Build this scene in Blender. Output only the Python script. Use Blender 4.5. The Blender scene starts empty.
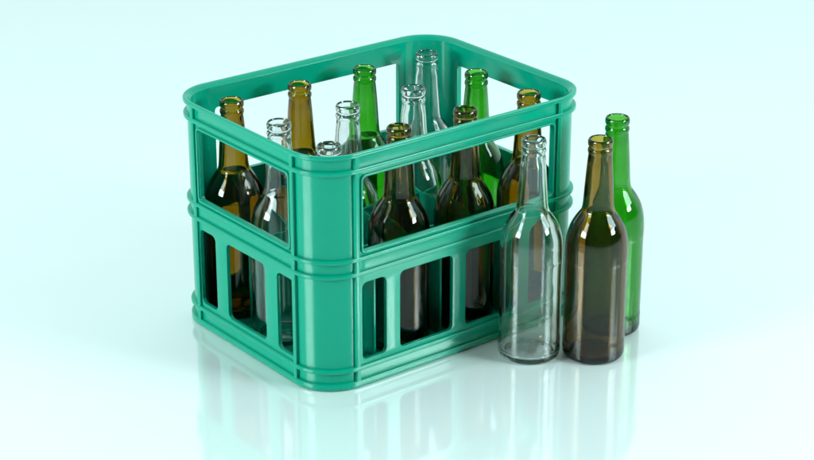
import bpy, bmesh, math
from mathutils import Vector

scn = bpy.context.scene
col = scn.collection
mm = 0.001

# ------------------------------------------------------------------ materials
def new_mat(name):
    m = bpy.data.materials.new(name)
    m.use_nodes = True
    nt = m.node_tree
    nt.nodes.clear()
    out = nt.nodes.new('ShaderNodeOutputMaterial')
    return m, nt, out

def plastic():
    m, nt, out = new_mat('green_plastic')
    b = nt.nodes.new('ShaderNodeBsdfPrincipled')
    tc = nt.nodes.new('ShaderNodeTexCoord')
    # faint colour mottling of moulded plastic
    n1 = nt.nodes.new('ShaderNodeTexNoise'); n1.inputs['Scale'].default_value = 14; n1.inputs['Detail'].default_value = 3
    mix = nt.nodes.new('ShaderNodeMix'); mix.data_type = 'RGBA'
    mix.inputs['A'].default_value = (PL[0]*.94, PL[1]*.95, PL[2]*.94, 1)
    mix.inputs['B'].default_value = (PL[0]*1.06, PL[1]*1.04, PL[2]*1.06, 1)
    nt.links.new(tc.outputs['Object'], n1.inputs['Vector'])
    nt.links.new(n1.outputs['Fac'], mix.inputs['Factor'])
    nt.links.new(mix.outputs['Result'], b.inputs['Base Color'])
    n2 = nt.nodes.new('ShaderNodeTexNoise'); n2.inputs['Scale'].default_value = 60; n2.inputs['Detail'].default_value = 4
    mr = nt.nodes.new('ShaderNodeMapRange')
    mr.inputs['To Min'].default_value = .13; mr.inputs['To Max'].default_value = .19
    nt.links.new(tc.outputs['Object'], n2.inputs['Vector'])
    nt.links.new(n2.outputs['Fac'], mr.inputs['Value'])
    nt.links.new(mr.outputs['Result'], b.inputs['Roughness'])
    bp = nt.nodes.new('ShaderNodeBump'); bp.inputs['Strength'].default_value = .03; bp.inputs['Distance'].default_value = .002
    nt.links.new(n2.outputs['Fac'], bp.inputs['Height'])
    nt.links.new(bp.outputs['Normal'], b.inputs['Normal'])
    b.inputs['IOR'].default_value = 1.40
    nt.links.new(b.outputs[0], out.inputs['Surface'])
    return m

def glass(name, absorb):
    """clear dielectric whose colour comes only from absorption per metre (r, g, b)"""
    m, nt, out = new_mat(name)
    g = nt.nodes.new('ShaderNodeBsdfGlass')
    g.inputs['IOR'].default_value = 1.54
    g.inputs['Roughness'].default_value = 0.0
    g.inputs['Color'].default_value = (1, 1, 1, 1)
    tc = nt.nodes.new('ShaderNodeTexCoord')
    n = nt.nodes.new('ShaderNodeTexNoise'); n.inputs['Scale'].default_value = 22; n.inputs['Detail'].default_value = 1
    bp = nt.nodes.new('ShaderNodeBump'); bp.inputs['Strength'].default_value = .015; bp.inputs['Distance'].default_value = .004
    nt.links.new(tc.outputs['Object'], n.inputs['Vector'])
    nt.links.new(n.outputs['Fac'], bp.inputs['Height'])
    nt.links.new(bp.outputs['Normal'], g.inputs['Normal'])
    nt.links.new(g.outputs[0], out.inputs['Surface'])
    d = max(absorb)
    v = nt.nodes.new('ShaderNodeVolumeAbsorption')
    v.inputs['Color'].default_value = tuple(1-a/d for a in absorb) + (1,)
    v.inputs['Density'].default_value = d
    nt.links.new(v.outputs[0], out.inputs['Volume'])
    return m

def floor_mat():
    m, nt, out = new_mat('glossy_white_acrylic')
    b = nt.nodes.new('ShaderNodeBsdfPrincipled')
    b.inputs['Base Color'].default_value = (FLOOR_C[0], FLOOR_C[1], FLOOR_C[2], 1)
    b.inputs['IOR'].default_value = FLOOR_IOR
    b.inputs['Roughness'].default_value = FLOOR_ROUGH
    nt.links.new(b.outputs[0], out.inputs['Surface'])
    return m

PL = (.0005, .295, .185)
FLOOR_C = (.74, .76, .76)
FLOOR_IOR = 2.8
FLOOR_ROUGH = .085
M_PL = plastic()
M_BROWN = glass('brown_glass', (205, 300, 950))
M_GREEN = glass('green_glass', (720, 215, 950))
M_CLEAR = glass('clear_glass', (20, 17, 17))
M_FLOOR = floor_mat()

# ------------------------------------------------------------------ helpers
def link_mesh(name, me, mat, parent=None, smooth=35):
    o = bpy.data.objects.new(name, me)
    col.objects.link(o)
    me.materials.clear(); me.materials.append(mat)
    for p in me.polygons:
        p.use_smooth = True
    me.set_sharp_from_angle(angle=math.radians(smooth))
    if parent:
        o.parent = parent
    return o

def bm_mesh(name, bm):
    bmesh.ops.recalc_face_normals(bm, faces=bm.faces)
    me = bpy.data.meshes.new(name)
    bm.to_mesh(me); bm.free()
    return me

def rrect(x0, y0, x1, y1, r, n=6):
    pts = []
    for cx, cy, a0 in ((x1-r, y0+r, -90), (x1-r, y1-r, 0), (x0+r, y1-r, 90), (x0+r, y0+r, 180)):
        for k in range(n+1):
            a = math.radians(a0 + 90*k/n)
            pts.append((cx+r*math.cos(a), cy+r*math.sin(a)))
    return pts

def plate(loops, thick, bevel):
    """flat plate with holes (mm): outline and holes in its own x-y, centred on z = 0, edges rounded"""
    cu = bpy.data.curves.new('plate', 'CURVE')
    cu.dimensions = '2D'; cu.fill_mode = 'BOTH'
    for lp in loops:
        s = cu.splines.new('POLY'); s.points.add(len(lp)-1)
        for p, q in zip(s.points, lp):
            p.co = (q[0]*mm, q[1]*mm, 0, 1)
        s.use_cyclic_u = True
    cu.extrude = (thick/2-bevel)*mm
    cu.bevel_depth = bevel*mm; cu.bevel_resolution = 2
    cu.offset = -bevel*mm
    o = bpy.data.objects.new('plate', cu); col.objects.link(o)
    bpy.context.view_layer.update()
    dg = bpy.context.evaluated_depsgraph_get()
    me = bpy.data.meshes.new_from_object(o.evaluated_get(dg))
    bpy.data.objects.remove(o); bpy.data.curves.remove(cu)
    bm = bmesh.new(); bm.from_mesh(me); bpy.data.meshes.remove(me)
    bmesh.ops.remove_doubles(bm, verts=bm.verts, dist=1e-5)
    return bm

def merge(dst, src, fn):
    """append bmesh src to dst with fn(co) mapping"""
    vm = {v: dst.verts.new(fn(v.co)) for v in src.verts}
    for f in src.faces:
        try:
            dst.faces.new([vm[v] for v in f.verts])
        except ValueError:
            pass
    src.free()

def rprofile(o0, o1, z0, z1, r, n=4):
    """closed bead profile (offset inward, z): rounded on its outer side o0"""
    pts = [(o1, z0)]
    for k in range(n+1):
        a = math.radians(90*k/n)
        pts.append((o0+r-r*math.sin(a), z0+r-r*math.cos(a)))
    for k in range(n+1):
        a = math.radians(90*k/n)
        pts.append((o0+r-r*math.cos(a), z1-r+r*math.sin(a)))
    pts.append((o1, z1))
    return pts

LX, LY, HC, RC = 344.8, 262.2, 243.1, 44.0

def path(off, n=20):
    r = RC-off
    pts = []
    for cx, cy, a0 in ((LX-RC, RC, -90), (LX-RC, LY-RC, 0), (RC, LY-RC, 90), (RC, RC, 180)):
        for k in range(n+1):
            a = math.radians(a0+90*k/n)
            pts.append((cx+r*math.cos(a), cy+r*math.sin(a)))
    return pts

def ring_sweep(profile):
    bm = bmesh.new()
    rings = []
    for off, z in profile:
        rings.append([bm.verts.new((x*mm, y*mm, z*mm)) for x, y in path(off)])
    m = len(rings); n = len(rings[0])
    for i in range(m):
        a, b = rings[i], rings[(i+1) % m]
        for j in range(n):
            k = (j+1) % n
            bm.faces.new((a[j], a[k], b[k], b[j]))
    return bm

# ------------------------------------------------------------------ crate
crate = bpy.data.objects.new('bottle_crate', None)
col.objects.link(crate)
crate.location = (0, 0, .4*mm)
crate['label'] = 'green plastic crate with open slotted sides holding twelve glass bottles'
crate['category'] = 'crate'

# top rim bead and the five beads below it
link_mesh('rim', bm_mesh('rim', ring_sweep([(7.6, 238.2)] + rprofile(0, 7.6, 238.0, HC, 1.6)[1:-1] + [(2.2, HC), (3.0, HC-.2), (3.8, HC-.7), (5.0, HC-1.8), (6.4, HC-3.2), (7.6, HC-4.5)])), M_PL, crate)
for z0, z1 in ((222.2, 227.2), (132.6, 137.0), (117.3, 121.8), (17.3, 22.0), (0.0, 6.8)):
    link_mesh('ridge', bm_mesh('ridge', ring_sweep(rprofile(0, 5.5, z0, z1, 1.5))), M_PL, crate)

# corner posts: a curved wall with a vertical rib along both edges
def corner_post(cx, cy, a0):
    bm = bmesh.new()
    n = 20
    prof = [(36, 0), (40, 0), (40, 238.6), (39.2, 239.4), (36.8, 239.4), (36.0, 238.6)]
    rings = []
    for k in range(n+1):
        a = math.radians(a0+90*k/n)
        rings.append([bm.verts.new(((cx+r*math.cos(a))*mm, (cy+r*math.sin(a))*mm, z*mm)) for r, z in prof])
    for i in range(n):
        for j in range(len(prof)):
            k = (j+1) % len(prof)
            bm.faces.new((rings[i][j], rings[i+1][j], rings[i+1][k], rings[i][k]))
    bm.faces.new(rings[0]); bm.faces.new(rings[-1])
    for a, sgn in ((a0, -1), (a0+90, 1)):
        ar = math.radians(a)
        er = Vector((math.cos(ar), math.sin(ar), 0)); et = Vector((-math.sin(ar), math.cos(ar), 0))*sgn
        b2 = plate([rrect(-1.5, 1.0, 4.0, 240.0, .8, 2)], 4.4, .9)     # x along the wall, y up, z outward
        base = Vector((cx, cy, 0))*mm
        merge(bm, b2, lambda c: base + et*c.x + er*((43.5-2.2)*mm+c.z) + Vector((0, 0, c.y)))
    return link_mesh('corner_post', bm_mesh('corner_post', bm), M_PL, crate)
for cx, cy, a0 in ((RC, RC, 180), (LX-RC, RC, -90), (LX-RC, LY-RC, 0), (RC, LY-RC, 90)):
    corner_post(cx, cy, a0)

# four walls, each with one wide window above and a row of rounded slots below
def wall(name, length, slots, fn):
    win = rrect(53, 141.5, length-53, 216.5, 4)
    loops = [rrect(42.5, .2, length-42.5, 239.4, .5, 1), win] + [rrect(a, 26.0, b, 108.0, 6) for a, b in slots]
    bm = bmesh.new()
    merge(bm, plate(loops, 4.6, .5), lambda c: fn(c.x, 5.6*mm-c.z, c.y))           # offset 3.3 .. 7.9
    lip = plate([rrect(50.2, 138.8, length-50.2, 219.2, 5.5), rrect(52.6, 141.2, length-52.6, 216.8, 4)], 5.0, .8)
    merge(bm, lip, lambda c: fn(c.x, 3.7*mm-c.z, c.y))                              # offset 1.2 .. 6.2
    return link_mesh(name, bm_mesh(name, bm), M_PL, crate)
ls = [(52, 81), (98, 164), (LX-164, LX-98), (LX-81, LX-52)]
ss = [(48.5, 77), (97, LY-97), (LY-77, LY-48.5)]
wall('side_wall', LX, ls, lambda s, o, z: Vector((s, o, z)))
wall('side_wall', LX, ls, lambda s, o, z: Vector((s, LY*mm-o, z)))
wall('end_wall', LY, ss, lambda s, o, z: Vector((o, s, z)))
wall('end_wall', LY, ss, lambda s, o, z: Vector((LX*mm-o, s, z)))

# bottom plate with drain holes, dividers between the bottles
X0, Y0, PX, PY = 47.4, 47.7, 83.7, 83.3
holes = []
for i in range(4):
    for j in range(3):
        cx, cy = X0+i*PX, Y0+j*PY
        holes.append(rrect(cx-9, cy-9, cx+9, cy+9, 8.9, 6))
b = bmesh.new()
merge(b, plate([rrect(6, 6, LX-6, LY-6, 38, 10)]+holes, 4.0, .6), lambda c: Vector((c.x, c.y, c.z+5.3*mm)))
link_mesh('bottom', bm_mesh('bottom', b), M_PL, crate)
for i in range(3):
    x = X0+PX*(i+.5)
    b = bmesh.new()
    merge(b, plate([rrect(33, 6.5, LY-33, 104, 10)], 3.0, .9), lambda c: Vector((x*mm+c.z, c.x, c.y)))
    link_mesh('divider', bm_mesh('divider', b), M_PL, crate)
for j in range(2):
    y = Y0+PY*(j+.5)
    b = bmesh.new()
    merge(b, plate([rrect(35, 6.7, LX-35, 101, 10)], 3.2, .9), lambda c: Vector((c.x, y*mm+c.z, c.y)))
    link_mesh('divider', bm_mesh('divider', b), M_PL, crate)

# ------------------------------------------------------------------ bottles
def catmull(pts, n=6):
    out = []
    P = [pts[0]] + pts + [pts[-1]]
    for i in range(1, len(P)-2):
        p0, p1, p2, p3 = P[i-1:i+3]
        for k in range(n):
            t = k/n
            out.append(tuple(.5*((2*b)+(-a+c)*t+(2*a-5*b+4*c-d)*t*t+(-a+3*b-3*c+d)*t**3) for a, b, c, d in zip(p0, p1, p2, p3)))
    out.append(pts[-1])
    return out

def bottle_mesh(name, wall_body, wall_neck):
    """one closed glass shell (mm): outside from base centre to lip, then the inside back down"""
    RB = 31.3
    outer = [(0.0, 5.4), (8, 5.0), (15, 3.6), (20.5, 1.7), (24.5, .35), (26.5, .0), (28.5, .45), (30.2, 1.9), (31.1, 4.5), (RB, 8), (RB, 15), (RB, 18.5),
             (RB-.1, 20), (RB-.22, 22), (RB-.22, 40), (RB-.22, 70), (RB-.22, 102), (RB-.1, 104.5), (RB, 107), (RB, 109.5),
             (31.2, 116), (30.7, 123), (29.6, 130), (27.6, 137), (24.6, 143.5), (21.2, 149), (18.2, 153.2), (16.6, 156), (15.7, 159.5), (15.1, 165),
             (14.3, 178), (13.3, 193), (12.4, 205), (11.6, 213.2), (11.5, 214.8), (11.9, 215.8), (12.3, 217.2), (12.3, 218.6), (11.9, 220.0),
             (11.3, 220.9), (11.2, 221.9), (11.5, 222.6), (12.1, 223.6), (12.4, 225.2), (12.3, 227.2), (11.9, 228.7), (11.3, 229.7), (10.7, 230.0)]
    inner = [(10.2, 229.6), (9.9, 228.6), (9.7, 226)]
    wb, wn = wall_body, wall_neck
    inner += [(9.3, 219), (11.6-wn, 209), (12.8-wn, 200), (14.3-wn, 178), (15.3-wn, 165), (16.2-wn, 158), (18.0-wn, 155-.3*wn), (21.2-.6*wb-.2*wn, 149-.4*wb), (24.4-.75*wb, 143-.5*wb),
              (27.2-.85*wb, 136.5-.5*wb), (29.4-.95*wb, 129-.35*wb), (30.6-wb, 121), (31.1-wb, 110), (31.1-wb, 70), (31.1-wb, 30), (31.1-wb, 12), (30.4-wb, 7.5), (28-wb, 5.0),
              (23-wb, 5.0), (16-wb*.5, 6.6), (8, 8.0), (0.0, 8.6)]
    o = catmull(outer, 4); q = catmull(inner, 4)
    prof = o + q
    bm = bmesh.new()
    n = 72
    rings = []
    for r, z in prof:
        r = max(r, 0)
        if r < 1e-4:
            rings.append(bm.verts.new((0, 0, z*mm)))
        else:
            rings.append([bm.verts.new((r*mm*math.cos(2*math.pi*k/n), r*mm*math.sin(2*math.pi*k/n), z*mm)) for k in range(n)])
    for a, b in zip(rings, rings[1:]):
        for k in range(n):
            l = (k+1) % n
            if not isinstance(a, list):
                bm.faces.new((a, b[l], b[k]))
            elif not isinstance(b, list):
                bm.faces.new((a[k], a[l], b))
            else:
                bm.faces.new((a[k], a[l], b[l], b[k]))
    return bm_mesh(name, bm)

ME = {'brown': bottle_mesh('brown_bottle', 3.9, 3.0), 'green': bottle_mesh('green_bottle', 2.5, 2.3), 'clear': bottle_mesh('clear_bottle', 3.0, 2.4)}
MT = {'brown': M_BROWN, 'green': M_GREEN, 'clear': M_CLEAR}
first = {}
def bottle(kind, loc, label, group, turn=0):
    nm = {'brown': 'brown_bottle', 'green': 'green_bottle', 'clear': 'clear_bottle'}[kind]
    if kind not in first:
        o = first[kind] = link_mesh(nm, ME[kind], MT[kind], smooth=80)
    else:
        o = first[kind].copy(); col.objects.link(o); o.name = nm
    o.location = [c*mm for c in loc]
    o.rotation_euler.z = turn
    o['label'] = label; o['category'] = 'bottle'; o['group'] = group
    return o

G_IN = 'bottles standing in the crate'
G_OUT = 'bottles standing beside the crate'
grid = {
 (0, 2): ('brown', 'brown glass bottle standing in the leftmost corner cell of the green crate'),
 (1, 2): ('brown', 'brown bottle at the far long crate wall, between a brown and a green bottle'),
 (2, 2): ('green', 'green bottle in the crate against the far long wall, between brown and clear ones'),
 (3, 2): ('clear', 'clear glass bottle in the rear corner of the crate, highest in the photo'),
 (0, 1): ('clear', 'clear bottle seen through the left end window, behind the near corner clear bottle'),
 (1, 1): ('clear', 'clear bottle in the middle row, in front of the green bottle at the far wall'),
 (2, 1): ('clear', 'clear bottle in the middle row directly in front of the rear corner clear bottle'),
 (3, 1): ('green', 'green bottle in the middle row of the crate at the right end wall'),
 (0, 0): ('clear', 'clear bottle in the front corner cell, mouth just showing over the rim'),
 (1, 0): ('brown', 'dark brown bottle in the front row right beside the front corner clear bottle'),
 (2, 0): ('brown', 'brown bottle in the middle of three brown bottles along the front long wall'),
 (3, 0): ('brown', 'brown bottle at the right end of the front row, behind the loose clear bottle'),
}
for (i, j), (kind, label) in grid.items():
    bottle(kind, (X0+i*PX, Y0+j*PY, 7.9), label, G_IN, .7*i+1.9*j)
bottle('clear', (225.9, -42.8, .2), 'loose clear glass bottle standing outside on the floor against the crate', G_OUT, .4)
bottle('brown', (276.9, -82.5, .2), 'loose brown glass bottle outside, between the clear and the green one', G_OUT, 1.2)
bottle('green', (332.4, -47.4, .2), 'loose green glass bottle standing outside behind the brown one', G_OUT, 2.2)

# ------------------------------------------------------------------ floor
bm = bmesh.new()
bmesh.ops.create_grid(bm, x_segments=8, y_segments=8, size=12)
fl = link_mesh('floor', bm_mesh('floor', bm), M_FLOOR)
if fl.data.polygons[0].normal.z < 0:
    fl.data.flip_normals()
fl['kind'] = 'structure'
fl['label'] = 'glossy white floor sheet under the crate and bottles'

# ------------------------------------------------------------------ light
TINT = (.74, 1.0, .995)
W_LOW, W_HIGH = .05, 1.12
w = bpy.data.worlds.new('World'); scn.world = w; w.use_nodes = True
wn = w.node_tree
bg = wn.nodes['Background']
bg.inputs['Color'].default_value = (*TINT, 1)
# a white studio wall behind the crate and a white ceiling, a dim room behind the camera
tcw = wn.nodes.new('ShaderNodeTexCoord')
dot = wn.nodes.new('ShaderNodeVectorMath'); dot.operation = 'DOT_PRODUCT'
dot.inputs[1].default_value = (.617*.92, .787*.92, .4)
mrw = wn.nodes.new('ShaderNodeMapRange'); mrw.interpolation_type = 'SMOOTHSTEP'
mrw.inputs['From Min'].default_value = 0; mrw.inputs['From Max'].default_value = .5
mrw.inputs['To Min'].default_value = W_LOW; mrw.inputs['To Max'].default_value = W_HIGH
wn.links.new(tcw.outputs['Generated'], dot.inputs[0])
wn.links.new(dot.outputs['Value'], mrw.inputs['Value'])
wn.links.new(mrw.outputs['Result'], bg.inputs['Strength'])

def area(name, loc, target, sx, sy, radiance):
    l = bpy.data.lights.new(name, 'AREA'); l.shape = 'RECTANGLE'; l.size = sx; l.size_y = sy
    l.energy = radiance*math.pi*sx*sy
    l.color = TINT
    o = bpy.data.objects.new(name, l); col.objects.link(o)
    o.location = loc
    o.rotation_euler = (Vector(target)-Vector(loc)).to_track_quat('-Z', 'Y').to_euler()
    return o
# two upright soft boxes left and right of the camera, one wide added fill overhead
area('softbox_left', (-2.5, .38, 1.70), (.0, .0, .3), .8, 1.1, 9)
area('strip_light_left', (-1.93, .34, .74), (.0, .0, .2), .88, .52, 25)
area('softbox_right', (1.75, -1.95, 1.62), (.20, 0, .3), 1.35, 1.0, 11.5)
area('strip_light_right', (1.10, -1.66, .78), (.20, 0, .2), .56, .30, 50)
area('floor_fill_top', (1.3, 1.8, 3.4), (.9, 1.0, 0), 4.5, 4.5, .45)  # added fill that washes the floor evenly, not a studio softbox

# ------------------------------------------------------------------ camera
cd = bpy.data.cameras.new('camera'); cam = bpy.data.objects.new('camera', cd); col.objects.link(cam)
cam.location = (-1.0239, -1.4401, .9149)
yaw, pit = .9065, .3954
d = Vector((math.cos(yaw)*math.cos(pit), math.sin(yaw)*math.cos(pit), -math.sin(pit)))
cam.rotation_euler = d.to_track_quat('-Z', 'Y').to_euler()
cd.sensor_width = 36; cd.lens = 2061.6/814*36
cd.clip_start = .05; cd.clip_end = 100
scn.camera = cam

# ------------------------------------------------------------------ render
scn.view_settings.view_transform = 'Standard'
scn.view_settings.look = 'None'
scn.view_settings.exposure = 0
scn.view_settings.gamma = 1
c = scn.cycles
c.use_denoising = True
c.max_bounces = 40; c.transmission_bounces = 40; c.glossy_bounces = 12; c.diffuse_bounces = 6; c.transparent_max_bounces = 16; c.volume_bounces = 0
c.sample_clamp_indirect = 6
c.blur_glossy = .2
